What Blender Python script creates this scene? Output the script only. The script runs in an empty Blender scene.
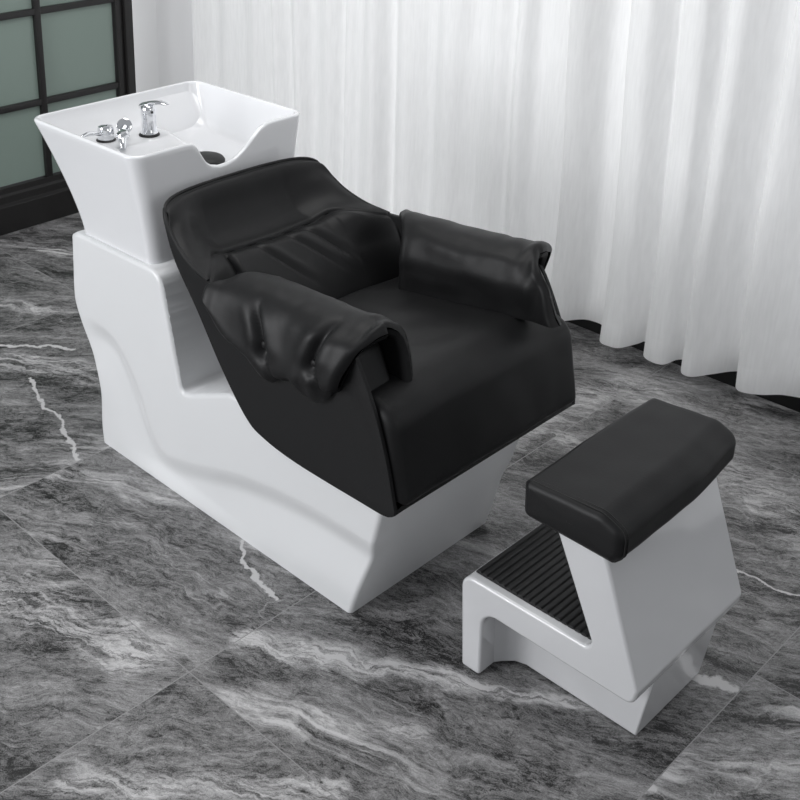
import bpy, bmesh, math, random
import numpy as np
from mathutils import Vector, Matrix, noise
PI = math.pi
S = bpy.context.scene
C = S.collection
R = math.radians

# ------------------------------------------------------------------ camera
cd = bpy.data.cameras.new('camera'); cam = bpy.data.objects.new('camera', cd); C.objects.link(cam)
S.camera = cam
cam.location = (0, 0, 1.95)
_p, _a = R(21.1), R(43.1)
_h = Vector((-math.cos(_a), math.sin(_a), 0))
_f = (_h * math.cos(_p) - Vector((0, 0, 1)) * math.sin(_p)).normalized()
cam.rotation_euler = _f.to_track_quat('-Z', 'Y').to_euler()
cd.sensor_width = 36; cd.lens = 36 * 1162 / 800
cd.shift_x = (400 - 287) / 800; cd.shift_y = -(400 - 203) / 800
cd.clip_start = .05

# ------------------------------------------------------------------ world and lights
w = bpy.data.worlds.new('world'); S.world = w; w.use_nodes = True
w.node_tree.nodes['Background'].inputs[0].default_value = (.93, .96, 1, 1)
w.node_tree.nodes['Background'].inputs[1].default_value = .38
def area(name, loc, target, sx, sy, power, col=(1, 1, 1)):
    l = bpy.data.lights.new(name, 'AREA'); l.shape = 'RECTANGLE'; l.size = sx; l.size_y = sy
    l.energy = power; l.color = col
    o = bpy.data.objects.new(name, l); C.objects.link(o); o.location = loc
    o.rotation_euler = (Vector(target) - Vector(loc)).to_track_quat('-Z', 'Y').to_euler()
    return o
area('daylight_window', (-3.6, -2.2, 2.0), (-2.2, 2.6, .9), 3.0, 2.0, 185, (.97, .98, 1))
area('ceiling_panel', (-2.3, 1.9, 2.7), (-2.3, 2.2, 0), 1.8, .9, 20, (1, .995, .985))
area('room_light', (2.2, 1.6, 2.3), (-1.6, 2.0, .4), 1.6, 1.2, 10, (1, .99, .98))
area('curtain_backlight', (-1.9, 4.5, 1.5), (-1.9, 3.3, 1.2), 4.6, 2.6, 46, (.98, .99, 1))  # added, unseen lamp that brightens the curtains from behind
S.view_settings.view_transform = 'Standard'; S.view_settings.look = 'None'
S.view_settings.gamma = 1; S.view_settings.exposure = 0; S.view_settings.use_curve_mapping = False

# ------------------------------------------------------------------ materials
def mat(name, col, rough=.5, metal=0, coat=0, bump=None, spec=.5, sheen=0):
    m = bpy.data.materials.new(name); m.use_nodes = True
    nt = m.node_tree; b = nt.nodes['Principled BSDF']
    b.inputs['Base Color'].default_value = (*col, 1); b.inputs['Roughness'].default_value = rough
    b.inputs['Metallic'].default_value = metal; b.inputs['Coat Weight'].default_value = coat
    b.inputs['Coat Roughness'].default_value = .05
    b.inputs['Specular IOR Level'].default_value = spec; b.inputs['Sheen Weight'].default_value = sheen
    if bump:
        sc, st, dist = bump
        tc = nt.nodes.new('ShaderNodeTexCoord'); n = nt.nodes.new('ShaderNodeTexNoise')
        n.inputs['Scale'].default_value = sc; n.inputs['Detail'].default_value = 4
        bp = nt.nodes.new('ShaderNodeBump'); bp.inputs['Strength'].default_value = st
        bp.inputs['Distance'].default_value = dist
        nt.links.new(tc.outputs['Object'], n.inputs['Vector']); nt.links.new(n.outputs['Fac'], bp.inputs['Height'])
        nt.links.new(bp.outputs['Normal'], b.inputs['Normal'])
    return m
M = {}
M['leather'] = mat('black_leather', (.008, .008, .0085), .48, spec=.27, bump=(260, .25, .001))
M['leather_dark'] = mat('black_stitching', (.006, .006, .006), .6)
M['white'] = mat('white_gelcoat', (.755, .762, .77), .28, coat=.25)
M['ceramic'] = mat('white_ceramic', (.78, .785, .8), .1, coat=.6)
M['stool_white'] = mat('glossy_white_gelcoat', (.64, .643, .655), .12, coat=.8)
M['chrome'] = mat('chrome', (.8, .81, .83), .06, metal=1)
M['rubber'] = mat('black_rubber', (.006, .006, .0065), .55)
M['steel'] = mat('black_steel', (.012, .011, .011), .4)
M['wall'] = mat('white_wall_paint', (.86, .86, .865), .7, bump=(40, .1, .001))
M['skirt'] = mat('black_skirting', (.006, .006, .006), .5)
M['ceiling'] = mat('ceiling_paint', (.8, .8, .8), .8)

def glass_mat():
    m = mat('frosted_green_glass', (.24, .305, .27), .3, coat=.15)
    return m
M['glass'] = glass_mat()

def curtain_mat():
    m = bpy.data.materials.new('sheer_white_curtain'); m.use_nodes = True
    nt = m.node_tree; N = nt.nodes; L = nt.links; b = N['Principled BSDF']; out = N['Material Output']
    tc = N.new('ShaderNodeTexCoord'); mp = N.new('ShaderNodeMapping'); mp.inputs['Scale'].default_value = (160, 10, 12)
    n = N.new('ShaderNodeTexNoise'); n.inputs['Scale'].default_value = 1; n.inputs['Detail'].default_value = 5
    cr = N.new('ShaderNodeMapRange'); cr.inputs[1].default_value = .3; cr.inputs[2].default_value = .7
    cr.inputs[3].default_value = .87; cr.inputs[4].default_value = .93
    cc = N.new('ShaderNodeCombineColor')
    L.new(tc.outputs['Object'], mp.inputs[0]); L.new(mp.outputs[0], n.inputs['Vector'])
    L.new(n.outputs['Fac'], cr.inputs[0])
    for k in range(3): L.new(cr.outputs[0], cc.inputs[k])
    L.new(cc.outputs[0], b.inputs['Base Color']); b.inputs['Roughness'].default_value = .85
    b.inputs['Specular IOR Level'].default_value = .1
    tr = N.new('ShaderNodeBsdfTranslucent'); L.new(cc.outputs[0], tr.inputs[0])
    mx = N.new('ShaderNodeMixShader'); mx.inputs[0].default_value = .24
    L.new(b.outputs[0], mx.inputs[1]); L.new(tr.outputs[0], mx.inputs[2]); L.new(mx.outputs[0], out.inputs[0])
    return m
M['curtain'] = curtain_mat()

def floor_mat():
    m = bpy.data.materials.new('grey_marble_tiles'); m.use_nodes = True
    nt = m.node_tree; N = nt.nodes; L = nt.links; b = N['Principled BSDF']
    def lk(v, s):
        if isinstance(v, (int, float)): s.default_value = v
        elif isinstance(v, tuple): s.default_value = v
        else: L.new(v, s)
    def mth(op, a, bb=0., c=0., clamp=False):
        n = N.new('ShaderNodeMath'); n.operation = op; n.use_clamp = clamp
        lk(a, n.inputs[0]); lk(bb, n.inputs[1]); lk(c, n.inputs[2]); return n.outputs[0]
    def smooth(v, a, bb, lo=0., hi=1.):
        n = N.new('ShaderNodeMapRange'); n.interpolation_type = 'SMOOTHSTEP'
        lk(v, n.inputs[0]); n.inputs[1].default_value = a; n.inputs[2].default_value = bb
        n.inputs[3].default_value = lo; n.inputs[4].default_value = hi; return n.outputs[0]
    def nz(vec, scale, detail=8, dist=0., rough=.55):
        n = N.new('ShaderNodeTexNoise'); L.new(vec, n.inputs['Vector']); n.inputs['Scale'].default_value = scale
        n.inputs['Detail'].default_value = detail; n.inputs['Distortion'].default_value = dist
        n.inputs['Roughness'].default_value = rough; return n
    def mapping(vec, scale=(1, 1, 1), rot=(0, 0, 0)):
        n = N.new('ShaderNodeMapping'); L.new(vec, n.inputs[0]); lk(scale, n.inputs['Scale'])
        n.inputs['Rotation'].default_value = rot; return n.outputs[0]
    tc = N.new('ShaderNodeTexCoord'); P = tc.outputs['Object']
    sp = N.new('ShaderNodeSeparateXYZ'); L.new(P, sp.inputs[0]); X, Y = sp.outputs[0], sp.outputs[1]
    T, TL = .885, 1.77
    xi = mth('DIVIDE', mth('ADD', X, 2.56), T); i = mth('FLOOR', xi); fx = mth('SUBTRACT', xi, i)
    # courses beyond x = -0.8 and before -2.56 are staggered by half a tile
    stag = mth('MAXIMUM', mth('GREATER_THAN', i, 1.5), mth('LESS_THAN', i, -.5))
    yi = mth('DIVIDE', mth('SUBTRACT', mth('SUBTRACT', Y, 1.262), mth('MULTIPLY', stag, .935)), TL)
    j = mth('FLOOR', yi); fy = mth('SUBTRACT', yi, j)
    ex = mth('MULTIPLY', mth('MINIMUM', fx, mth('SUBTRACT', 1., fx)), T)
    ey = mth('MULTIPLY', mth('MINIMUM', fy, mth('SUBTRACT', 1., fy)), TL)
    edge = mth('MINIMUM', ex, ey)
    grout = mth('LESS_THAN', edge, .0013)
    cx = N.new('ShaderNodeCombineXYZ'); lk(i, cx.inputs[0]); lk(j, cx.inputs[1])
    wn = N.new('ShaderNodeTexWhiteNoise'); wn.noise_dimensions = '3D'; L.new(cx.outputs[0], wn.inputs['Vector'])
    # every tile is a different slice of stone, turned a little
    rt = N.new('ShaderNodeVectorRotate'); rt.rotation_type = 'Z_AXIS'; L.new(P, rt.inputs['Vector'])
    lk(mth('MULTIPLY_ADD', wn.outputs['Value'], .75, -.85), rt.inputs['Angle'])
    off = N.new('ShaderNodeVectorMath'); off.operation = 'MULTIPLY_ADD'
    L.new(wn.outputs['Color'], off.inputs[0]); off.inputs[1].default_value = (23, 17, 11); L.new(rt.outputs[0], off.inputs[2])
    Q = off.outputs[0]
    # warp
    w1 = nz(Q, 2.2, 3)
    wv = N.new('ShaderNodeVectorMath'); wv.operation = 'MULTIPLY_ADD'
    L.new(w1.outputs['Color'], wv.inputs[0]); wv.inputs[1].default_value = (.20, .14, 0); L.new(Q, wv.inputs[2])
    W = wv.outputs[0]
    w2 = nz(Q, 11, 4)
    wv2 = N.new('ShaderNodeVectorMath'); wv2.operation = 'MULTIPLY_ADD'
    L.new(w2.outputs['Color'], wv2.inputs[0]); wv2.inputs[1].default_value = (.045, .035, 0); L.new(W, wv2.inputs[2])
    W2 = wv2.outputs[0]
    big = nz(mapping(W, (1.0, 3.2, 1)), 1.9, 4).outputs['Fac']
    mid = nz(mapping(W2, (3.4, 10, 1)), 1.7, 10, 1.0, .68).outputs['Fac']
    fine = nz(mapping(W2, (20, 50, 1)), 1.8, 9, 1.2, .76).outputs['Fac']
    grain = nz(P, 300, 3).outputs['Fac']
    v = mth('ADD', mth('MULTIPLY', mth('SUBTRACT', big, .5), .40), .165)
    v = mth('ADD', v, mth('MULTIPLY', mth('SUBTRACT', mid, .5), .52))
    v = mth('ADD', v, mth('MULTIPLY', mth('SUBTRACT', fine, .5), .66))
    v = mth('ADD', v, mth('MULTIPLY', mth('SUBTRACT', grain, .5), .26))
    # thin black cracks
    dk = nz(mapping(W2, (9, 24, 1)), 1.5, 6, 1.2, .6).outputs['Fac']
    crack = smooth(mth('ABSOLUTE', mth('SUBTRACT', dk, .47)), .0, .02, 1, 0)
    crack = mth('MULTIPLY', crack, smooth(big, .35, .55, 1, .15))
    v = mth('SUBTRACT', v, mth('MULTIPLY', crack, .12))
    rg = N.new('ShaderNodeTexNoise'); rg.noise_type = 'RIDGED_MULTIFRACTAL'; L.new(mapping(W2, (7, 17, 1)), rg.inputs['Vector'])
    rg.inputs['Scale'].default_value = 1.7; rg.inputs['Detail'].default_value = 5; rg.inputs['Roughness'].default_value = .6
    rdg = smooth(rg.outputs['Fac'], .75, 1.35)
    v = mth('SUBTRACT', v, mth('MULTIPLY', mth('MULTIPLY', rdg, smooth(mid, .3, .62, 1, .3)), .15))
    v = mth('ADD', v, .018)
    # white streak zones made of many hair veins
    wz = nz(mapping(W, (.55, 2.4, 1)), 1.25, 3).outputs['Fac']
    zone = smooth(wz, .56, .68)
    hair = smooth(nz(mapping(W2, (3, 26, 1)), 1.6, 7, .5, .6).outputs['Fac'], .40, .66)
    v = mth('ADD', v, mth('MULTIPLY', mth('MULTIPLY', zone, hair), .38))
    # single thin pale veins
    tv = nz(mapping(W2, (1.1, 2.2, 1)), 1.3, 4, .3).outputs['Fac']
    thin = smooth(mth('ABSOLUTE', mth('SUBTRACT', tv, .5)), 0., .006, 1, 0)
    thin = mth('MULTIPLY', thin, smooth(nz(Q, 1.7, 1).outputs['Fac'], .46, .6))
    v = mth('ADD', v, mth('MULTIPLY', thin, .09))
    # the veins one can point at in the floor
    wp = N.new('ShaderNodeVectorMath'); wp.operation = 'MULTIPLY_ADD'
    L.new(nz(P, 7, 6, 0, .6).outputs['Color'], wp.inputs[0]); wp.inputs[1].default_value = (.14, .14, 0)
    sb = N.new('ShaderNodeVectorMath'); sb.operation = 'SUBTRACT'; L.new(P, sb.inputs[0]); sb.inputs[1].default_value = (.07, .07, 0)
    L.new(sb.outputs[0], wp.inputs[2]); WP = wp.outputs[0]
    rp = N.new('ShaderNodeVectorRotate'); rp.rotation_type = 'Z_AXIS'; L.new(WP, rp.inputs['Vector']); rp.inputs['Angle'].default_value = -.45
    hairP = smooth(nz(mapping(rp.outputs[0], (4, 34, 1)), 1.6, 9, .8, .68).outputs['Fac'], .40, .60, .08, 1.1)
    veins = [((-2.34, 1.03), (-1.78, 1.22), .07, .26), ((-2.2, 1.17), (-1.85, 1.25), .03, .2),
             ((-1.66, 1.43), (-1.43, 1.56), .04, .33), ((-1.43, 1.56), (-1.2, 1.72), .035, .33), ((-1.2, 1.72), (-.98, 1.84), .02, .28),
             ((-3.4, 1.74), (-3.16, 1.93), .012, .45), ((-3.7, 1.9), (-3.42, 2.08), .03, .2), ((-3.25, 1.72), (-2.8, 1.98), .07, .22),
             ((-3.1, 1.7), (-2.8, 1.63), .009, .45), ((-2.8, 1.63), (-2.57, 1.56), .009, .45), ((-1.95, 1.65), (-1.72, 1.58), .009, .5),
             ((-1.6, .9), (-1.22, 1.27), .04, .24), ((-1.0, 2.51), (-.7, 2.56), .008, .38), ((-1.8, 2.49), (-1.75, 3.0), .08, .22),
             ((-.95, 2.08), (-.8, 2.12), .016, .4), ((-1.65, 3.12), (-.95, 2.8), .1, .17), ((-1.4, 1.36), (-1.2, 1.5), .03, .14), ((-1.68, 2.7), (-1.2, 2.75), .04, .16)]
    wsx = N.new('ShaderNodeSeparateXYZ'); L.new(WP, wsx.inputs[0]); WX, WY = wsx.outputs[0], wsx.outputs[1]
    tot = None
    for (ax, ay), (bx, by), wd, st in veins:
        dx, dy = bx - ax, by - ay; l2 = dx * dx + dy * dy
        t = mth('ADD', mth('MULTIPLY', mth('SUBTRACT', WX, ax), dx / l2), mth('MULTIPLY', mth('SUBTRACT', WY, ay), dy / l2), clamp=True)
        qx = mth('SUBTRACT', mth('SUBTRACT', WX, ax), mth('MULTIPLY', t, dx))
        qy = mth('SUBTRACT', mth('SUBTRACT', WY, ay), mth('MULTIPLY', t, dy))
        d = mth('SQRT', mth('ADD', mth('MULTIPLY', qx, qx), mth('MULTIPLY', qy, qy)))
        k = mth('MULTIPLY', smooth(d, wd * .2, wd * (1.5 if wd > .018 else 1), 1, 0), st)
        if wd > .018: k = mth('MULTIPLY', k, hairP)
        tot = k if tot is None else mth('MAXIMUM', tot, k)
    v = mth('ADD', v, mth('MULTIPLY', tot, 1.1))
    v = mth('ADD', mth('MULTIPLY', mth('SUBTRACT', v, .15), 1.3), .118)
    v = mth('MINIMUM', mth('MAXIMUM', v, .016), .6)
    v = mth('ADD', mth('MULTIPLY', v, mth('SUBTRACT', 1., grout)), mth('MULTIPLY', grout, .29))
    cc = N.new('ShaderNodeCombineColor')
    L.new(v, cc.inputs[0]); L.new(mth('MULTIPLY', v, .985), cc.inputs[1]); L.new(mth('MULTIPLY', v, .985), cc.inputs[2])
    L.new(cc.outputs[0], b.inputs['Base Color'])
    b.inputs['Roughness'].default_value = .34; b.inputs['Specular IOR Level'].default_value = .4
    bp = N.new('ShaderNodeBump'); bp.inputs['Strength'].default_value = .12; bp.inputs['Distance'].default_value = .002
    L.new(fine, bp.inputs['Height']); L.new(bp.outputs[0], b.inputs['Normal'])
    return m
M['floor'] = floor_mat()

# ------------------------------------------------------------------ mesh helpers
def link_mesh(name, me, m, parent=None):
    if m is not None: me.materials.append(m)
    o = bpy.data.objects.new(name, me); C.objects.link(o)
    if parent is not None:
        o.parent = parent; o.matrix_parent_inverse = Matrix.Translation(-Vector(parent.location))
    return o
def from_bm(name, bm, m, parent=None, smooth=True, ang=40):
    bmesh.ops.recalc_face_normals(bm, faces=bm.faces)
    me = bpy.data.meshes.new(name); bm.to_mesh(me); bm.free()
    if smooth:
        me.shade_smooth()
        me.set_sharp_from_angle(angle=R(ang))
    return link_mesh(name, me, m, parent)
def bevel(o, width, seg=4, ang=35):
    b = o.modifiers.new('bevel', 'BEVEL'); b.width = width; b.segments = seg
    b.limit_method = 'ANGLE'; b.angle_limit = R(ang); b.harden_normals = False
    o.data.shade_smooth()
    return o
def box_bm(bm, x0, x1, y0, y1, z0, z1):
    vs = [bm.verts.new(p) for p in ((x0,y0,z0),(x1,y0,z0),(x1,y1,z0),(x0,y1,z0),(x0,y0,z1),(x1,y0,z1),(x1,y1,z1),(x0,y1,z1))]
    for f in ((0,3,2,1),(4,5,6,7),(0,1,5,4),(1,2,6,5),(2,3,7,6),(3,0,4,7)): bm.faces.new([vs[k] for k in f])
def box(name, m, parent, x0, x1, y0, y1, z0, z1, bv=0):
    bm = bmesh.new(); box_bm(bm, x0, x1, y0, y1, z0, z1)
    o = from_bm(name, bm, m, parent, smooth=False)
    if bv: bevel(o, bv, 3)
    return o
def grid_bm(bm, G, closed_u=False, closed_v=False):
    """G[i][j] points; adds quads"""
    V = [[bm.verts.new(p) for p in row] for row in G]
    n, k = len(V), len(V[0])
    for i in range(n if closed_u else n - 1):
        for j in range(k if closed_v else k - 1):
            a, b2, c, d = V[i][j], V[(i+1) % n][j], V[(i+1) % n][(j+1) % k], V[i][(j+1) % k]
            bm.faces.new((a, b2, c, d))
    return V
def lathe(bm, prof, segs=32, mtx=None):
    rows = []
    for r, z in prof:
        rows.append([Vector((r * math.cos(2*PI*k/segs), r * math.sin(2*PI*k/segs), z)) for k in range(segs)])
    if mtx is not None: rows = [[mtx @ p for p in row] for row in rows]
    V = grid_bm(bm, rows, closed_v=True)
    if prof[0][0] > 1e-5: bm.faces.new(V[0])
    if prof[-1][0] > 1e-5: bm.faces.new(V[-1])
def tube(bm, pts, r, segs=12):
    pts = [Vector(p) for p in pts]; rows = []
    t0 = (pts[1] - pts[0]).normalized(); nrm = t0.orthogonal().normalized()
    for k, p in enumerate(pts):
        a = pts[max(k-1, 0)]; b2 = pts[min(k+1, len(pts)-1)]; t = (b2 - a).normalized()
        nrm = (nrm - t * nrm.dot(t)).normalized(); bi = t.cross(nrm)
        rr = r[k] if isinstance(r, (list, tuple)) else r
        rows.append([p + nrm * rr * math.cos(2*PI*q/segs) + bi * rr * math.sin(2*PI*q/segs) for q in range(segs)])
    V = grid_bm(bm, rows, closed_v=True)
    bm.faces.new(V[0]); bm.faces.new(V[-1])
def cr(pts, n):
    """Catmull-Rom through pts, resampled to n points evenly by arc length"""
    P = [np.array(p, float) for p in pts]
    P = [2*P[0]-P[1]] + P + [2*P[-1]-P[-2]]; out = []
    for k in range(1, len(P)-2):
        for t in np.linspace(0, 1, 24, endpoint=False):
            a, b2, c, d = P[k-1], P[k], P[k+1], P[k+2]
            out.append(.5*((2*b2)+(-a+c)*t+(2*a-5*b2+4*c-d)*t*t+(-a+3*b2-3*c+d)*t**3))
    out.append(P[-2]); return resample(out, n)
def resample(out, n):
    out = np.array(out, float); d = np.r_[0, np.cumsum(np.linalg.norm(np.diff(out, axis=0), axis=1))]
    s = np.linspace(0, d[-1], n)
    return np.stack([np.interp(s, d, out[:, q]) for q in range(out.shape[1])], 1)
def ss(a, b, x):
    t = min(max((x - a) / (b - a), 0), 1); return t * t * (3 - 2 * t)
def round_poly(pts, seg=6):
    """pts: (x,z,r) closed polygon with fillets"""
    out = []; n = len(pts)
    for k in range(n):
        p = Vector(pts[k][:2]); r = pts[k][2]; a = Vector(pts[k-1][:2]); b2 = Vector(pts[(k+1) % n][:2])
        if r <= 0: out.append(tuple(p)); continue
        u = (a - p).normalized(); v = (b2 - p).normalized(); ang = u.angle(v)
        t = min(r / math.tan(ang/2), .49*(a-p).length, .49*(b2-p).length); rr = t * math.tan(ang/2)
        cen = p + (u + v).normalized() * (rr / math.sin(ang/2))
        s = p + u * t - cen; e = p + v * t - cen; sa = math.atan2(s.y, s.x); ea = math.atan2(e.y, e.x)
        da = (ea - sa + PI) % (2*PI) - PI
        for q in range(seg + 1):
            th = sa + da * q / seg; out.append((cen.x + rr*math.cos(th), cen.y + rr*math.sin(th)))
    return out
def extrude_xz(name, m, parent, poly, y0, y1, bv=0, seg=4, ang=35):
    bm = bmesh.new()
    A = [bm.verts.new((x, y0, z)) for x, z in poly]; B = [bm.verts.new((x, y1, z)) for x, z in poly]
    n = len(poly)
    for k in range(n): bm.faces.new((A[k], A[(k+1) % n], B[(k+1) % n], B[k]))
    bm.faces.new(A); bm.faces.new(B)
    o = from_bm(name, bm, m, parent)
    if bv: bevel(o, bv, seg, ang)
    wnm = o.modifiers.new('wn', 'WEIGHTED_NORMAL'); wnm.keep_sharp = False
    o.data.shade_smooth()
    return o
def thing(name, loc, label, cat, group=None):
    o = bpy.data.objects.new(name, None); C.objects.link(o); o.location = loc; o.empty_display_size = .1
    o['label'] = label; o['category'] = cat
    if group: o['group'] = group
    return o
def structure(o, label=None):
    o['kind'] = 'structure'
    if label: o['label'] = label
    return o

# ------------------------------------------------------------------ room
YC = 1.935
DX, CY = -4.28, 3.39
structure(box('floor', M['floor'], None, DX - .1, 2.4, -2.4, CY + .1, -.06, 0), 'floor of large grey veined marble tiles')
wb = bmesh.new(); box_bm(wb, DX - .1, 2.4, CY, CY + .1, 0, .16); box_bm(wb, DX - .1, 2.4, CY, CY + .1, 2.6, 2.8); box_bm(wb, DX - .1, -4.02, CY, CY + .1, .16, 2.6); box_bm(wb, 1.2, 2.4, CY, CY + .1, .16, 2.6)  # opening added in the back wall to let the backlight through
structure(from_bm('wall_back', wb, M['wall'], None, smooth=False), 'white wall around the wide opening added to backlight the curtains')
wf = bmesh.new()
for a_ in ((-4.02, 1.2, .16, .19), (-4.02, 1.2, 2.57, 2.6), (-4.02, -3.99, .19, 2.57), (1.17, 1.2, .19, 2.57)): box_bm(wf, a_[0], a_[1], CY + .02, CY + .08, a_[2], a_[3])
structure(from_bm('added_window_1', wf, M['wall'], None, smooth=False), 'slim white frame of the unseen window added to backlight the curtains')  # unseen window, added so the sheer curtains glow from behind
structure(box('baseboard_back', M['skirt'], None, DX + .0, 2.4, CY - .012, CY, 0, .14), 'black baseboard under the curtains')
wl = bmesh.new(); box_bm(wl, DX - .1, DX, 3.03, CY, 0, 2.8); box_bm(wl, DX - .1, DX, -2.4, 3.03, 2.35, 2.8); box_bm(wl, DX - .1, DX, -2.4, .3, 0, 2.35)
structure(from_bm('wall_left', wl, M['wall'], None, smooth=False), 'white wall around the black steel door')
structure(box('trim_1', M['wall'], None, DX, DX + .022, 3.035, 3.165, 0, 2.8, .003), 'white vertical trim beside the black door frame')

# black steel grid door with frosted panes
d = thing('door_1', (DX, 1.7, 0), 'black steel framed door with frosted green glass panes', 'door'); del d['category']; d['kind'] = 'structure'
box('door_post', M['steel'], d, DX - .06, DX + .02, 2.995, 3.035, 0, 2.35, .003)
box('door_stile', M['steel'], d, DX - .05, DX + .002, 2.955, 2.995, 0, 2.35, .003)
box('door_stile', M['steel'], d, DX - .05, DX + .002, .3, .36, 0, 2.35, .003)
box('top_rail', M['steel'], d, DX - .05, DX + .004, .36, 2.955, 2.27, 2.35, .003)
rail = extrude_xz('bottom_rail', M['steel'], d, [(DX - .06, 0), (DX + .03, 0), (DX + .03, .122), (DX + .012, .13), (DX + .012, .163), (DX, .17), (DX, .196), (DX - .06, .196)], .36, 2.955, .002, 2)
ys = [2.561 - .416 * k for k in range(5)] ; zs = [.541 + .395 * k for k in range(5)]
for y in ys: box('muntin', M['steel'], d, DX - .04, DX, y - .015, y + .015, .196, 2.27, .003)
for z in zs: box('muntin', M['steel'], d, DX - .04, DX - .0015, .36, 2.955, z - .014, z + .014, .003)
yb = [2.955] + ys + [.36]; zb = [.196] + zs + [2.27]
for a in range(len(yb) - 1):
    for b_ in range(len(zb) - 1):
        box('pane', M['glass'], d, DX - .028, DX - .020, yb[a+1] + .005, yb[a] - .005, zb[b_] + .004, zb[b_+1] - .004)

# ------------------------------------------------------------------ curtains
def curtain(name, key, x_of_y, label, zb, seed, ztop=2.75):
    rnd = random.Random(seed)
    P = cr([(a_, b_ + (.03 if seed == 9 else 0)) for a_, b_ in key], 420); bm = bmesh.new(); G = []
    nz_ = 60
    zl = [zb + .0, zb + .002, zb + .004] + [zb + .078, zb + .0815, zb + .085] + list(np.linspace(zb + .09, ztop, nz_))
    ymean = float(np.mean(P[:, 1]))
    for k, z in enumerate(zl):
        t = (z - zb) / (ztop - zb); row = []
        for q, (x, y) in enumerate(P):
            amp = 1.05 - .1 * t + .15 * noise.noise((x * 2.1, z * .9, seed))
            yy = ymean + (y - ymean) * amp
            yy += .011 * noise.noise((x * 7 + z * .5, z * 1.1, seed + 3)) + .004 * noise.noise((x * 22, z * 3, seed + 7))
            xx = x + .022 * noise.noise((x * 3, z * .9, seed + 11)) + (.02 * t * math.sin(z * 2 + seed))
            if k < 4: yy -= .0012                      # hem is folded double
            zz = z + (.012 * noise.noise((x * 5, 0, seed)) if k < 6 else .012 * (1 - t) ** 8 * noise.noise((x * 5, 0, seed)))
            row.append((xx, min(yy, 3.366), zz))
        G.append(row)
    grid_bm(bm, G)
    o = from_bm(name, bm, M['curtain'], None, ang=80)
    o['label'] = label; o['category'] = 'curtain'; o['group'] = 'curtains along the back wall'
    return o
# fold lines (x, y) at the hem, left to right
kR = [(-2.07,3.20),(-2.06,3.15),(-2.015,3.165),(-1.96,3.24),(-1.90,3.25),(-1.865,3.20),(-1.845,3.145),(-1.81,3.125),(-1.765,3.135),(-1.735,3.20),
      (-1.725,3.235),(-1.70,3.20),(-1.675,3.15),(-1.64,3.135),(-1.60,3.15),(-1.585,3.21),(-1.555,3.23),(-1.54,3.16),(-1.50,3.15),(-1.46,3.21),(-1.42,3.27),
      (-1.385,3.28),(-1.375,3.20),(-1.345,3.16),(-1.29,3.18),(-1.24,3.24),(-1.17,3.27),(-1.11,3.20),(-1.05,3.15),(-.99,3.22),(-.92,3.27),(-.84,3.18),(-.76,3.14),(-.66,3.24),(-.56,3.17),
      (-.46,3.25),(-.36,3.16),(-.26,3.24),(-.15,3.15),(-.05,3.24),(.05,3.16),(.15,3.24),(.25,3.18)]
rnd = random.Random(5); kL = [(-4.10, 3.33), (-4.075, 3.27)]; x = -4.04; up = True
while x < -2.06:
    kL.append((x, (3.226 + rnd.uniform(-.014, .01)) if up else (3.260 + rnd.uniform(-.01, .018)))); up = not up
    x += rnd.uniform(.05, .105)
kL[-1] = (kL[-1][0], 3.27); kL.append((-2.05, 3.31)); kL.append((-1.98, 3.32))
curtain('curtain', kL, None, 'long white sheer curtain behind the basin and chair', .09, 2)
curtain('curtain', kR, None, 'white sheer curtain on the right with deep folds, behind the footstool', .098, 9)

# ------------------------------------------------------------------ shampoo chair
ch = thing('shampoo_chair', (-2.05, YC, 0), 'black leather salon shampoo chair on a white base with a white wash basin behind', 'shampoo chair')

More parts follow.
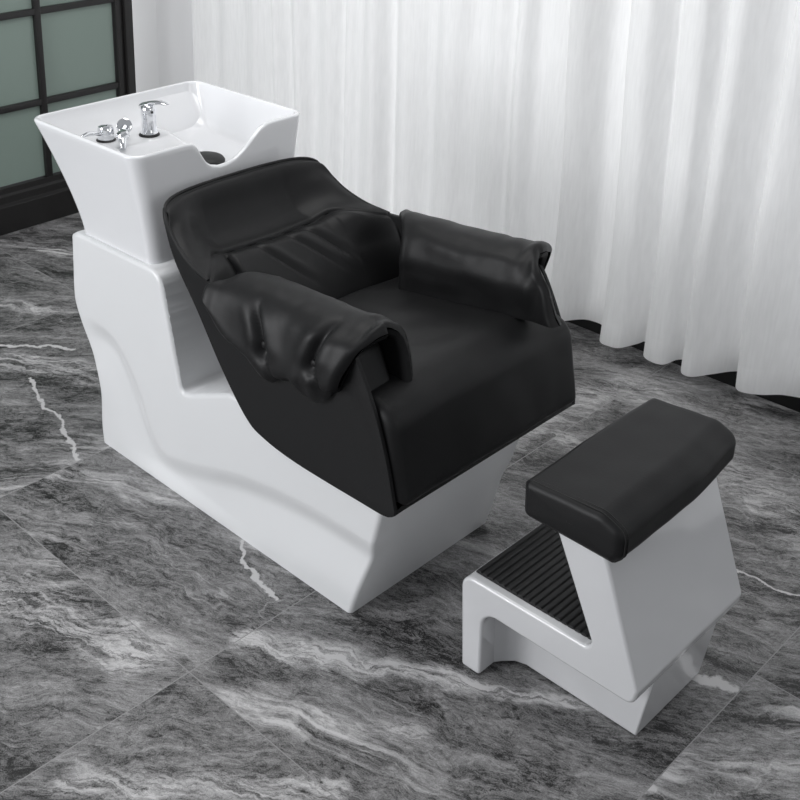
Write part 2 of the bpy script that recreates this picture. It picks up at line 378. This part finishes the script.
def coons(bot, top, lef, rig, nu, nv):
    def dens(n, k, w_):           # k extra lines close to each end
        e = np.array([0, .08, .2, .36, .55, .76]) * w_
        return np.r_[e, np.linspace(w_, 1 - w_, n - 12), 1 - e[::-1]]
    pu, pv = dens(nu, 6, .014), dens(nv, 6, .03)
    def rs(c, t):
        c = resample(c, 600); return np.stack([np.interp(t, np.linspace(0, 1, 600), c[:, q]) for q in (0, 1)], 1)
    bot = rs(bot, pu); top = rs(top, pu); lef = rs(lef, pv); rig = rs(rig, pv)
    G = np.zeros((nu, nv, 2))
    for i in range(nu):
        u = pu[i]
        for j in range(nv):
            v = pv[j]
            G[i, j] = (1-v)*bot[i] + v*top[i] + (1-u)*lef[j] + u*rig[j] - ((1-u)*(1-v)*bot[0] + u*(1-v)*bot[-1] + (1-u)*v*top[0] + u*v*top[-1])
    return G
def make_base():
    lef = cr([(-2.602, 0), (-2.606, .06), (-2.600, .18), (-2.625, .27), (-2.665, .357), (-2.698, .43), (-2.703, .48), (-2.697, .56), (-2.690, .655)], 60)
    rig = cr([(-1.556, 0), (-1.522, .12), (-1.489, .236), (-1.464, .345), (-1.450, .425)], 60)
    tp = [(x, z) for x, z in round_poly([(-2.690, .655, .012), (-2.665, .672, .02), (-2.27, .675, .055), (-2.195, .345, .02), (-2.165, .352, .02), (-2.0, .425, .03), (-1.45, .425, 0), (-1.45, -1, 0), (-2.69, -1, 0)], 8)]
    tp = [p for p in tp if p[1] > 0]
    tp[0] = (-2.690, .655)
    tp = [(-2.690, .655)] + [p for p in tp if p[0] > -2.684]
    nu, nv = 190, 84
    G = coons([(-2.602, 0), (-1.556, 0)], tp, lef, rig, nu, nv)
    loop = np.vstack([resample(lef, 200), resample(tp, 500), resample(rig, 200)[::-1]])
    RR = .013
    def rnd_(x, z):
        dd = math.sqrt(float(((loop - np.array([x, z]))**2).sum(1).min()))
        return 0. if dd >= RR else RR - math.sqrt(max(RR*RR - (RR-dd)**2, 0))
    cv = cr([(-2.70, .40), (-2.647, .405), (-2.58, .405), (-2.52, .395), (-2.461, .355), (-2.396, .262), (-2.344, .155), (-2.287, .105), (-2.15, .136), (-1.977, .192), (-1.8, .226), (-1.633, .240), (-1.44, .238)], 160)
    def dep(x, z):
        dd = cv - np.array([x, z]); q = int(np.argmin((dd**2).sum(1))); dist = float(np.hypot(*dd[q]))
        t = cv[min(q+1, 159)] - cv[max(q-1, 0)]; side = t[0]*(z - cv[q][1]) - t[1]*(x - cv[q][0])
        sd = -dist if side > 0 else dist      # >0 below the curve
        return .018 * ss(0, .05, z) * ss(-.012, .065, sd) * (1 - ss(.03, .20, sd)) * ss(-2.68, -2.56, x)
    def half(z): return .268 + .006 * (z / .67)
    near = [[(G[i, j, 0], YC - half(G[i, j, 1]) + dep(*G[i, j]) + rnd_(*G[i, j]), G[i, j, 1]) for j in range(nv)] for i in range(nu)]
    bm = bmesh.new(); V = grid_bm(bm, near)
    U = grid_bm(bm, [[(p[0], 2*YC - p[1], p[2]) for p in r] for r in near])
    def edge(A, B, k=6):
        """skin between two boundary rows"""
        rows = [A] + [[bm.verts.new(a.co.lerp(b_.co, (m_+1)/k)) for a, b_ in zip(A, B)] for m_ in range(k-1)] + [B]
        for r0, r1 in zip(rows[:-1], rows[1:]):
            for q in range(len(A)-1): bm.faces.new((r0[q], r0[q+1], r1[q+1], r1[q]))
        return rows
    edge([V[i][-1] for i in range(nu)], [U[i][-1] for i in range(nu)])
    edge([V[i][0] for i in range(nu)], [U[i][0] for i in range(nu)])
    edge(V[0], U[0]); edge(V[-1], U[-1])
    bmesh.ops.remove_doubles(bm, verts=bm.verts, dist=.0002)
    o = from_bm('base', bm, M['white'], ch, ang=52)
    return o
make_base()

# basin ------------------------------------------------
NT = 288
def rrect(x0, x1, y0, y1, r, n=NT):
    """rounded rectangle, n points; same angular meaning for every ring"""
    out = []
    per = n // 4
    cs = [((x1-r, y0+r), -PI/2), ((x1-r, y1-r), 0), ((x0+r, y1-r), PI/2), ((x0+r, y0+r), PI)]
    na = 16
    for k, ((cx, cy), a0) in enumerate(cs):
        for q in range(na): out.append((cx + r*math.cos(a0 + q/(na-1)*PI/2), cy + r*math.sin(a0 + q/(na-1)*PI/2)))
        nx = cs[(k+1) % 4]; a1 = a0 + PI/2
        p = (cx + r*math.cos(a1), cy + r*math.sin(a1)); q2 = (nx[0][0] + r*math.cos(nx[1]), nx[0][1] + r*math.sin(nx[1]))
        for q in range(1, per - na + 1): 
            t = q / (per - na + 1); out.append((p[0] + (q2[0]-p[0])*t, p[1] + (q2[1]-p[1])*t))
    return out
notch = [(1.0, .985), (1.80, .985), (1.825, .983), (1.840, .974), (1.853, .95), (1.868, .924), (1.888, .908), (1.92, .899), (1.95, .9), (1.98, .908), (2.015, .927), (2.045, .952), (2.07, .972), (2.095, .983), (2.12, .985), (3, .985)]
NY = [a for a, b_ in notch]; NZ = [b_ for a, b_ in notch]
def zrim(x, y):
    n = float(np.interp(y, NY, NZ))
    return .985 - (.985 - n) * ss(-2.47, -2.40, x)
def basin():
    rings = []
    Z0 = .670
    rim = dict(x0=-2.832, x1=-2.320, y0=1.632, y1=2.248)
    foot = dict(x0=-2.658, x1=-2.315, y0=1.676, y1=2.194)
    def outer(t, z_at=None, ins=0.):
        s = t ** 1.35; sf = t
        x0 = foot['x0'] + (rim['x0']-foot['x0'])*s + ins; x1 = foot['x1'] + (rim['x1']-foot['x1'])*(t**1.2) - ins
        y0 = foot['y0'] + (rim['y0']-foot['y0'])*s + ins; y1 = foot['y1'] + (rim['y1']-foot['y1'])*s - ins
        return rrect(x0, x1, y0, y1, max(.045 - ins * .3, .02))
    # bottom disc, outer wall
    for sc in (.0, .5, .9): 
        o_ = rrect(-2.630, -2.325, 1.686, 2.184, .04); rings.append([(-2.478 + (x+2.478)*sc, YC + (y-YC)*sc, Z0 - .012) for x, y in o_])
    rings.append([(x, y, Z0 - .012) for x, y in rrect(-2.630, -2.325, 1.686, 2.184, .04)])
    rimpts = outer(1.)
    zr = [zrim(x, y) for x, y in rimpts]
    for k in range(0, 25):
        t = k / 24; row = []
        base_t = t
        for q in range(NT):
            z = Z0 + (zr[q] - .006 - Z0) * base_t
            tt = (z - Z0) / (.985 - Z0)
            row.append((q, tt, z))
        # points with the true flare for their height
        pts = []
        for q, tt, z in row:
            s = max(tt, 0) ** 1.35; s1 = max(tt, 0) ** 1.2
            x0 = foot['x0'] + (rim['x0']-foot['x0'])*s; x1 = foot['x1'] + (rim['x1']-foot['x1'])*s1
            y0 = foot['y0'] + (rim['y0']-foot['y0'])*s; y1 = foot['y1'] + (rim['y1']-foot['y1'])*s
            X, Y = rimpts[q]
            fx = (X - rim['x0']) / (rim['x1'] - rim['x0']); fy = (Y - rim['y0']) / (rim['y1'] - rim['y0'])
            pts.append((x0 + (x1-x0)*fx, y0 + (y1-y0)*fy, z))
        rings.append(pts)
    # rounded lip
    last = rings[-1]
    th = .016
    inner0 = rrect(rim['x0']+th, rim['x1']-th, rim['y0']+th, rim['y1']-th, .034)
    for k in range(1, 8):
        a = k / 8 * PI; f = (1 - math.cos(a)) / 2; up = math.sin(a) * .007
        rings.append([(last[q][0] + (inner0[q][0]-last[q][0])*f, last[q][1] + (inner0[q][1]-last[q][1])*f, zr[q] - .006 + up) for q in range(NT)])
    # inner wall to the floor
    def zfl(x, y):
        deck = .908; low = .838 + .35 * max(0, math.hypot((x+2.53)*.8, (y-2.04)*.6) - .03) ** 1.5
        a_, b_ = x + 2.585, y - 2.01
        m_ = .5 * (a_ + b_ + math.sqrt((a_ - b_)**2 + .0012))
        return deck + (min(low, deck) - deck) * ss(-.02, .06, m_)
    flo = rrect(-2.738, -2.350, 1.668, 2.190, .06)
    for k in range(0, 15):
        t = k / 14; a = t * PI / 2
        fr = 1 - math.cos(a); fz = math.sin(a)          # steep first, then rounds into the floor
        rr = []
        for q in range(NT):
            x = inner0[q][0] + (flo[q][0]-inner0[q][0])*(.3*t + .7*fr); y = inner0[q][1] + (flo[q][1]-inner0[q][1])*(.3*t + .7*fr)
            z1 = zfl(x, y); z0 = zr[q] - .006; rr.append((x, y, z0 + (min(z1, z0-.004) - z0) * fz))
        rings.append(rr)
    for k in range(1, 26):
        s = 1 - k / 26
        rings.append([(-2.58 + (x+2.58)*s, YC + (y-YC)*s, min(zfl(-2.58 + (x+2.58)*s, YC + (y-YC)*s), .99)) for x, y in flo])
    bm = bmesh.new(); V = grid_bm(bm, rings, closed_v=True)
    cvt = bm.verts.new((-2.58, YC, zfl(-2.58, YC)))
    for q in range(NT): bm.faces.new((V[-1][q], V[-1][(q+1) % NT], cvt))
    bmesh.ops.remove_doubles(bm, verts=bm.verts, dist=.0001)
    return from_bm('basin', bm, M['ceramic'], ch, ang=75)
bas = basin()
# thin dark joint between basin and base
# drain with black cover
bm = bmesh.new(); lathe(bm, [(0, .012), (.03, .011), (.05, .007), (.056, 0), (.056, -.006)], 40, Matrix.Translation((-2.515, 2.035, .845)) @ Matrix.Diagonal((1.0, .85, 1, 1)))
from_bm('drain_cover', bm, M['rubber'], bas)

# mixer tap --------------------------------------------
tx, ty, tz = -2.654, 1.930, .908
tap = None
bm = bmesh.new(); T = Matrix.Translation((tx, ty, tz))
lathe(bm, [(.0255, .004), (.0262, .008), (.0225, .014), (.0215, .05), (.0225, .058), (.0228, .078), (.021, .088), (.014, .094), (0, .096)], 36, T)
tap = from_bm('faucet', bm, M['chrome'], ch)
bm = bmesh.new(); lathe(bm, [(.030, -.004), (.031, .002), (.029, .005), (.02, .006)], 36, T); from_bm('faucet_gasket', bm, M['rubber'], tap)
bm = bmesh.new()
rows = []
for k in range(13):                                   # flat paddle lever rising over the body
    t = k / 12; px = tx - .020 + .085 * t; pz = tz + .086 + .020 * math.sin(t * 1.9) - .003 * t; wd = .0205 * (1 - .45 * t); hh = .010 * (1 - .65 * t)
    if k == 12: wd *= .6; hh *= .5
    rows.append([(px * 1 + .0 * c, ty + wd * math.cos(a) + .02*t, pz + hh * math.sin(a)) for a in [2*PI*q/16 for q in range(16)] for c in (0,)])
V = grid_bm(bm, rows, closed_v=True); bm.faces.new(V[0]); bm.faces.new(V[-1])
from_bm('lever', bm, M['chrome'], tap)
bm = bmesh.new(); lathe(bm, [(.004, 0), (.004, .002), (0, .0025)], 16, Matrix.Translation((tx + .0208, ty - .003, tz + .074)) @ Matrix.Rotation(PI/2, 4, 'Y')); from_bm('lever_screw', bm, M['rubber'], tap)

# spray holder
hx, hy = -2.700, 1.809
bm = bmesh.new(); lathe(bm, [(.0245, .004), (.0255, .010), (.025, .034), (.0215, .042), (.012, .045), (0, .0455)], 32, Matrix.Translation((hx, hy, tz)))
hold = from_bm('spray_holder', bm, M['chrome'], ch)
bm = bmesh.new(); lathe(bm, [(.028, -.004), (.029, .002), (.026, .005), (.015, .006)], 32, Matrix.Translation((hx, hy, tz))); from_bm('holder_gasket', bm, M['rubber'], hold)
# hand shower resting beside the holder
hs = thing('hand_shower', (-2.647, 1.815, tz), 'small chrome hand shower lying in the basin, left of the lever tap', 'hand shower')
bm = bmesh.new()
Th = Matrix.Translation((-2.667, 1.852, tz + .040)) @ Vector((.75, -.5, .35)).to_track_quat('Z', 'Y').to_matrix().to_4x4()
lathe(bm, [(0, -.016), (.013, -.015), (.021, -.006), (.0235, .004), (.0225, .010), (.018, .012), (0, .011)], 32, Th)
from_bm('spray_face', bm, M['chrome'], hs)
bm = bmesh.new()
tube(bm, cr([(-2.670, 1.855, tz + .034), (-2.644, 1.833, tz + .032), (-2.622, 1.815, tz + .030), (-2.600, 1.797, tz + .020), (-2.587, 1.789, tz + .004)], 18), [.013 + .004*math.sin(k/17*PI) - .0003*k for k in range(18)], 16)
from_bm('handle', bm, M['chrome'], hs)
bm = bmesh.new(); Tc = Matrix.Translation((-2.615, 1.809, tz + .033)) @ Matrix.Rotation(R(20), 4, 'X')
lathe(bm, [(.013, -.010), (.018, -.006), (.019, .006), (.014, .012), (0, .013)], 24, Tc); from_bm('swivel', bm, M['chrome'], hs)
bm = bmesh.new(); tube(bm, cr([(-2.690, 1.790, tz + .024), (-2.679, 1.757, tz + .036), (-2.671, 1.722, tz + .041), (-2.664, 1.692, tz + .032), (-2.662, 1.680, tz + .016), (-2.666, 1.681, tz + .003)], 30), .0062, 12)
from_bm('hose', bm, M['chrome'], hs)

# shell -------------------------------------------------
A = [(-2.238, 1.664, .866), (-2.215, 1.650, .838), (-2.153, 1.632, .760), (-2.047, 1.615, .665), (-1.938, 1.602, .546), (-1.850, 1.60, .452), (-1.79, 1.60, .424), (-1.672, 1.60, .409), (-1.467, 1.60, .408), (-1.395, 1.60, .410), (-1.368, 1.60, .425)]
B = [(-2.235, 1.664, .866), (-2.200, 1.648, .834), (-2.150, 1.635, .798), (-2.08, 1.622, .772), (-2.0, 1.61, .76), (-1.8, 1.60, .77), (-1.56, 1.60, .768), (-1.505, 1.60, .768), (-1.44, 1.60, .66), (-1.398, 1.60, .55), (-1.368, 1.60, .435)]
def mir(p): return (p[0], 2*YC - p[1], p[2])
nA = cr(A, 90); nB = cr(B, 90)
def side(bm, far=False):
    G = []
    for k in range(90):
        row = []
        for j in range(11):
            t = j / 10; p = nA[k]*(1-t) + nB[k]*t
            row.append(mir(p) if far else tuple(p))
        G.append(row)
    return grid_bm(bm, G)
def topc(s):
    """centre line of the backrest top edge: s from 0 (near wing) to 1 (far wing)"""
    a = abs(2*s - 1); return a
bm = bmesh.new(); Vn = side(bm); Vf = side(bm, True)
# back sheet between the two rear edges
rows = []
nb = 62
for k in range(nb):
    p = Vector(nA[k]); q = Vector(mir(nA[k])); row = [Vn[k][0]]
    for j in range(1, 30):
        s = j / 30; a = abs(2*s-1); bl = (1 - a**3.2); fade = 1 - ss(0, .9, k / nb); e0 = 1 - ss(0, 14, k)
        row.append(bm.verts.new((p.x - (.105*bl*fade)*(1-e0) - .035*bl*e0, p.y + (q.y - p.y)*(s if e0 < .999 else s), p.z - .02*bl*fade*(1-e0) + .014*e0*bl)))
    row.append(Vf[k][0]); rows.append(row)
for r0, r1 in zip(rows[:-1], rows[1:]):
    for j in range(30): bm.faces.new((r0[j], r0[j+1], r1[j+1], r1[j]))
# underside
prev = rows[-1]
for k in range(nb, 90):
    cur = [Vn[k][0]] + [bm.verts.new(Vector(Vn[k][0].co).lerp(Vf[k][0].co, j/30) + Vector((0, 0, .004))) for j in range(1, 30)] + [Vf[k][0]]
    for j in range(30): bm.faces.new((prev[j], prev[j+1], cur[j+1], cur[j]))
    prev = cur
bmesh.ops.remove_doubles(bm, verts=bm.verts, dist=.0002)
sh = from_bm('seat_shell', bm, M['leather'], ch, ang=50)
s_ = sh.modifiers.new('solid', 'SOLIDIFY'); s_.thickness = .010; s_.offset = 0
bevel(sh, .003, 3, 50)
# back cushion (front face of the wings, headrest and lumbar pad) --------
def back_cushion():
    nu, nv = 121, 110
    G = []
    for j in range(nv):
        v = j / (nv - 1); row = []
        # side line follows shell edge B (first third), centre line reclined
        sp_ = cr([(-2.235, .878), (-2.200, .836), (-2.150, .798), (-2.08, .772), (-2.0, .76), (-1.95, .70), (-1.93, .62), (-1.92, .56)], nv)[j]
        cp = cr([(-2.280, .882), (-2.258, .862), (-2.215, .81), (-2.160, .760), (-2.115, .738), (-2.075, .715), (-2.01, .655), (-1.955, .595), (-1.93, .555)], nv)[j]
        hw0 = np.interp(v, [0, .12, .27, .42, .58, 1], [.271, .287, .300, .313, .322, .31])
        for i in range(nu):
            u = 2 * i / (nu - 1) - 1
            a = abs(u); bl = a ** 2.6 if v < .5 else a ** 3.2
            bl = a ** (2.6 + .8 * v)
            e0 = 1 - ss(0, .10, v)
            x = cp[0] + (sp_[0]-cp[0])*bl; z = cp[1] + (sp_[1]-cp[1])*bl - .012 * e0 * a**7
            y = YC + (hw0 + .004) * (math.sin(u * 1.25) / math.sin(1.25))
            n = Vector((.55, 0, .83)) if a < .5 else Vector((.55, -.5*u*(a), .75)).normalized()
            dsp = 0
            # crease under the headrest, lower at the middle than at the wings
            vc = .44 - .05 * min(a, .55) + .15 * ss(.52, 1, a)
            inpad = 1 - (ss(.41, .47, a) if u < 0 else ss(.45, .95, a))
            # head band: scooped
            dsp -= .020 * (math.sin(min(v / vc, 1)**1.5 * PI) ** 1.4) * (1 - ss(.45, .95, a))
            dsp += (.010 * math.exp(-((v - .06)/.06)**2)) * ss(0, .05, v)
            dsp += .026 * math.sin(PI * min(max((a - .4)/.6, 0), 1)) * ss(.02, .2, v) * (1 - ss(.5, .7, v))
            # lumbar pad
            if v > vc:
                q = (v - vc)
                rise = ss(0, .07, q)
                dsp += .020 * inpad * rise * (1 - .35*ss(.2, .6, q))
                # pleats
                for pu in (-.24, .03, .18):
                    lu = pu + .85 * q
                    dsp -= .0065 * math.exp(-((u - lu)/.016)**2) * ss(.0, .05, q) * (1 - ss(.20, .42, q))
                    dsp += .004 * math.exp(-((u - lu - .05)/.04)**2) * ss(.0, .05, q) * (1 - ss(.20, .42, q))
                dsp -= .008 * math.exp(-((-u - .45)/.016)**2) * ss(.0, .05, q)
            dsp -= .012 * math.exp(-((v - vc)/.013)**2) * (1 - .65*ss(.5, .72, a))
            dsp += .0015 * noise.noise((x*14, y*14, z*14))
            p = Vector((x, y, z)) + n * dsp
            row.append(p)
        G.append(row)
    bm = bmesh.new(); V = grid_bm(bm, G)
    return bm, V
bm, V = back_cushion()
bc = from_bm('back_cushion', bm, M['leather'], ch, ang=85)
s_ = bc.modifiers.new('solid', 'SOLIDIFY'); s_.thickness = .004; s_.offset = 0
# piping all along the edge of the back and wings
pn = cr(B[:5], 40)
pts = [tuple(p) for p in pn[::-1]]
for j in range(1, 40):
    u = 2*j/40 - 1; a = abs(u)
    pts.append((-2.280 + .045*a**2.6, YC + .271*math.sin(u*1.25)/math.sin(1.25), .882 - .004*a**2.6 - .012*a**7))
pts += [mir(p) for p in pn]
bm = bmesh.new(); tube(bm, pts, .005, 8)
from_bm('piping', bm, M['leather'], bc)

# seat cushion ------------------------------------------
prof = round_poly([(-1.84, .46, .01), (-1.95, .60, .02), (-1.47, .672, .10), (-1.392, .640, .06), (-1.352, .438, .012), (-1.40, .436, .01), (-1.46, .452, .01)], 8)
def puff(name, m, parent, prof, y0, y1, r, crown=0., ny=40, nz_seed=0, amp=.0015, skew=None):
    """closed profile swept across y, its ends drawn in with radius r (padded block)"""
    P = np.array(prof); P = resample(np.vstack([P, P[:1]]), 141)[:-1]; n = len(P)
    T_ = np.roll(P, -1, 0) - np.roll(P, 1, 0); T_ /= np.linalg.norm(T_, axis=1)[:, None]
    area_ = .5*np.sum(P[:, 0]*np.roll(P[:, 1], -1) - np.roll(P[:, 0], -1)*P[:, 1])
    Nn = np.stack([T_[:, 1], -T_[:, 0]], 1) * (1 if area_ > 0 else -1)
    yy = []
    for k in range(9): a = k / 8 * PI / 2; yy.append((y0 + r*(1 - math.sin(a)), -r*(1 - math.cos(a))) )
    yy = yy[::-1]
    yy = [(y0 + r*(1 - math.cos(k/8*PI/2)), -r*(1 - math.sin(k/8*PI/2))) for k in range(9)]
    mid = [(y0 + r + (y1 - y0 - 2*r)*k/ny, 0) for k in range(1, ny)]
    end = [(y1 - r*(1 - math.cos(k/8*PI/2)), -r*(1 - math.sin(k/8*PI/2))) for k in range(9)][::-1]
    G = []
    for y, ins in yy + mid + end:
        c = 1 - (2*(y-y0)/(y1-y0) - 1)**2
        row = []
        for q in range(n):
            up = max(Nn[q][1], 0)
            p = P[q] + Nn[q]*(ins + crown*c*up)
            d_ = amp * noise.noise((p[0]*12 + nz_seed, y*12, p[1]*12))
            sk = skew(y, p[0], p[1]) if skew else 0
            row.append((p[0] + Nn[q][0]*d_ + sk, y, p[1] + Nn[q][1]*d_))
        G.append(row)
    def cap(row, sg):
        c0 = np.mean(np.array(row), 0); out = []
        for sc in (.93, .8, .6, .4, .2, .06): out.append([tuple(c0 + (np.array(p) - c0)*sc + np.array([0, sg*.0015*(1 - sc**2), 0])) for p in row])
        return out
    G = cap(G[0], -1)[::-1] + G + cap(G[-1], 1)
    bm = bmesh.new(); V = grid_bm(bm, G, closed_v=True); bm.faces.new(V[0]); bm.faces.new(V[-1])
    return from_bm(name, bm, m, parent, ang=60)
seat = puff('seat_cushion', M['leather'], ch, prof, 1.608, 2.272, .024, .012, nz_seed=3, amp=.003)

# armrests ------------------------------------------------
XB, XF = -1.985, -1.515
def armrest(far):
    out = cr([(.082, .608), (.098, .628), (.102, .662), (.093, .72), (.076, .772), (.045, .803), (0, .814), (-.04, .804), (-.068, .77), (-.080, .715), (-.082, .65), (-.080, .575)], 64)
    Tn = np.gradient(out, axis=0); Tn /= np.linalg.norm(Tn, axis=1)[:, None]; Nn = np.stack([-Tn[:, 1], Tn[:, 0]], 1)
    cen = np.array([0, .70]); 
    for q in range(64):
        if np.dot(Nn[q], out[q]-cen) < 0: Nn[q] *= -1
    th = .034; ns = 110; G = []
    btn = [(-1.758, .675), (-1.596, .692)]
    fronto, outer_pts = [], None
    G_out = []
    for k in range(ns):
        s = k / (ns - 1); row_o, row_i = [], []
        for q in range(64):
            o_, z = out[q]
            if o_ > 0: xf = -1.520 + (z - .64)*.28 + (.088 - o_)*.15
            else: xf = (-1.458 - o_*.35 + (.80 - z)*.36) if far else (-1.476 - o_*.05 + (.80 - z)*.14)
            xb = -1.975 + max(.088 - o_, 0)*.75
            x = xb + (xf - xb)*s
            dE = min(x - xb, xf - x); r = .018
            f = 1. if dE > r else math.sqrt(max(0, 1 - ((r - dE)/r)**2))
            rise = (-.012 + (.040 if far else .018) * s) * (1 if z > .7 else ss(.6, .7, z))
            dsp = 0
            tt = q / 63
            if o_ > -.03:
                for bi, (bx, bz) in enumerate(btn):
                    dz = z - bz
                    dsp -= .020 * math.exp(-((x-bx)**2 + dz*dz)/.018**2)
                    up = ss(-.01, .03, dz) * (1 - ss(.06, .125, dz))
                    lx = bx - .05*ss(0, .14, dz)*(1 if bi == 0 else -.6)
                    dsp -= .019 * math.exp(-((x - lx)/.0115)**2) * up
                    dn = ss(.0, .03, -dz)
                    dsp -= .011 * math.exp(-((x - bx - .1*max(-dz, 0)*6)/.012)**2) * dn
                    dsp += .008 * math.exp(-((x - lx - .035)/.025)**2) * up + .006 * math.exp(-((x - lx + .035)/.02)**2) * up
                dsp += .009 * ss(.5, .8, s) * ss(.62, .66, z) * (1-ss(.76, .8, z))
            # wrinkles around both ends
            wr = noise.noise((x*30, z*9, 4. + far*7 + o_*8)); fr = noise.noise((x*9, z*14 + o_*14, 9.+far))
            dsp += .009 * wr * ss(.70, .64, z) * ss(.45, .8, s) * (o_ > 0) + .0045 * wr * (.25 + ss(.80, .97, s)*2.2 + ss(.15, 0, s)) + .004 * fr
            sc = (.016 * math.cos((x - btn[0][0]) / .162 * 2*PI) - .004) * ss(.66, .61, z) * (1 if o_ > 0 else 0)
            if o_ > 0:
                hem = float(np.interp(x, [-1.97, -1.922, -1.872, -1.83, -1.756, -1.698, -1.588, -1.515], [.740, .690, .640, .620, .612, .611, .627, .645]))
                rise += (.80 - min(z, .80)) / (.80 - .612) * (hem - .612)
            if o_ < 0:
                hi_ = .60 + .145 * (x + 2) - (.0 if far else .035)
                rise += max(0, (.80 - min(z, .80)) / (.80 - .575)) * (hi_ - .575 - .0)
            n = Nn[q]
            po = out[q] + n * (dsp - th/2*(1-f)); pi_ = out[q] - n * (th/2 + th/2*f)
            if far:  Y = lambda p: 2.208 + p
            else:    Y = lambda p: 1.662 - p
            row_o.append((x, Y(po[0]), po[1] + rise - sc)); row_i.append((x, Y(pi_[0]), pi_[1] + rise - sc*.8))
        G.append(row_o + row_i[::-1])
    bm = bmesh.new(); V = grid_bm(bm, G, closed_v=True)
    bmesh.ops.remove_doubles(bm, verts=bm.verts, dist=.0003)
    o = from_bm('armrest', bm, M['leather'], ch, ang=80)
    for bx, bz in btn:
        bm = bmesh.new()
        y = (2.208 + .086) if far else (1.662 - .086)
        Tm = Matrix.Translation((bx, y, bz + .018)) @ Matrix.Rotation((-PI/2 if far else PI/2), 4, 'X')
        lathe(bm, [(.0085, -.004), (.0095, 0), (.0075, .0045), (.004, .006), (0, .0064)], 20, Tm)
        from_bm('button', bm, M['leather'], o)
    # inner padding that carries the sleeve
    return o
armrest(False); armrest(True)
# upholstered arm boards under the sleeves
for far in (False, True):
    y0, y1 = (1.606, 1.70) if not far else (2.17, 2.264)
    o = puff('arm_board', M['leather'], ch, round_poly([(-1.80, .46, .01), (-1.87, .735, .03), (-1.515, .752, .02), (-1.378, .46, .02)], 6), y0, y1, .014, 0, ny=6)
    bm = bmesh.new()
    yy = 1.628 if not far else 2.242
    tube(bm, [(x + .004, yy, z) for x, z in ((-1.515, .73), (-1.46, .60), (-1.405, .475))], .002, 8)
    from_bm('seam', bm, M['leather_dark'], o)

# ------------------------------------------------------------------ footstool
SY = 1.97
fs = thing('footstool', (-1.07, SY, 0), 'white Z-shaped footstool with a black leather cushion and ribbed black step', 'footstool')
poly = round_poly([(-1.268, .0, .008), (-1.216, .0, .008), (-1.220, .178, .038), (-1.0, .176, .02), (-.845, .176, .022), (-.838, .215, .02), (-.945, .50, .01), (-1.062, .50, .01), (-.943, .252, .016), (-1.285, .248, .034)], 8)
extrude_xz('frame', M['stool_white'], fs, poly, SY - .236, SY + .200, .016, 6)
core = round_poly([(-1.235, .004, .0), (-.880, .004, .004), (-.842, .18, .004), (-1.235, .18, .0)], 3)
bm = bmesh.new()
# plinth with a hollow fillet where it meets the leg panel
pl = [(-1.235, .095), (-1.215, .100), (-1.19, .108), (-1.172, .120), (-1.165, .133)]
nearp = [(-1.228, SY - .20), (-1.205, SY - .165), (-1.185, SY - .143), (-1.160, SY - .134), (-.878, SY - .134), (-.878, SY + .134), (-1.160, SY + .134), (-1.185, SY + .143), (-1.205, SY + .165), (-1.228, SY + .20)]
lo = [bm.verts.new((x, y, .004)) for x, y in nearp]; hi = [bm.verts.new((x + (.024 if x > -.9 else 0), y, .182)) for x, y in nearp]
for k in range(10): bm.faces.new((lo[k], lo[(k+1) % 10], hi[(k+1) % 10], hi[k]))
bm.faces.new(lo); bm.faces.new(hi)
o = from_bm('plinth', bm, M['stool_white'], fs, ang=50); bevel(o, .003, 2, 50)
# step mat with ribs running across the stool
bm = bmesh.new(); nr = 19; x0, x1 = -1.262, -.957; G = []
xs = []
for k in range(nr):
    a = x0 + (x1-x0)*k/nr; w_ = (x1-x0)/nr
    xs += [(a + .001, 0), (a + .003, .0032), (a + w_*.5, .0042), (a + w_ - .004, .0032), (a + w_ - .0015, 0)]
for y, k in ((SY - .213, 0), (SY - .211, 1), (SY + .211, 1), (SY + .213, 0)):
    G.append([(x, y, .2500 + (.0022 + h)*k) for x, h in xs])
V = grid_bm(bm, G)
o = from_bm('step_mat', bm, M['rubber'], fs, ang=30)
so = o.modifiers.new('solid', 'SOLIDIFY'); so.thickness = .003; so.offset = -1
# cushion
prof = round_poly([(-1.130, .488, .012), (-1.134, .572, .014), (-.955, .582, .05), (-.902, .560, .03), (-.902, .505, .02), (-.922, .484, .012)], 8)
cu = puff('cushion', M['leather'], fs, prof, SY - .25, SY + .25, .018, .004, nz_seed=8, amp=.002, skew=lambda y, x, z: -.020 * ss(SY + .02, SY + .27, y) * ss(-1.1, -.9, x))
P = np.array(prof); P = resample(np.vstack([P, P[:1]]), 90)
for yy in (SY - .250 + .012, SY - .250 + .022):
    bm = bmesh.new(); c0 = P.mean(0)
    tube(bm, [(c0[0] + (p[0]-c0[0])*1.002, yy, c0[1] + (p[1]-c0[1])*1.006) for p in P], .0013, 6)
    from_bm('seam', bm, M['leather_dark'], cu)
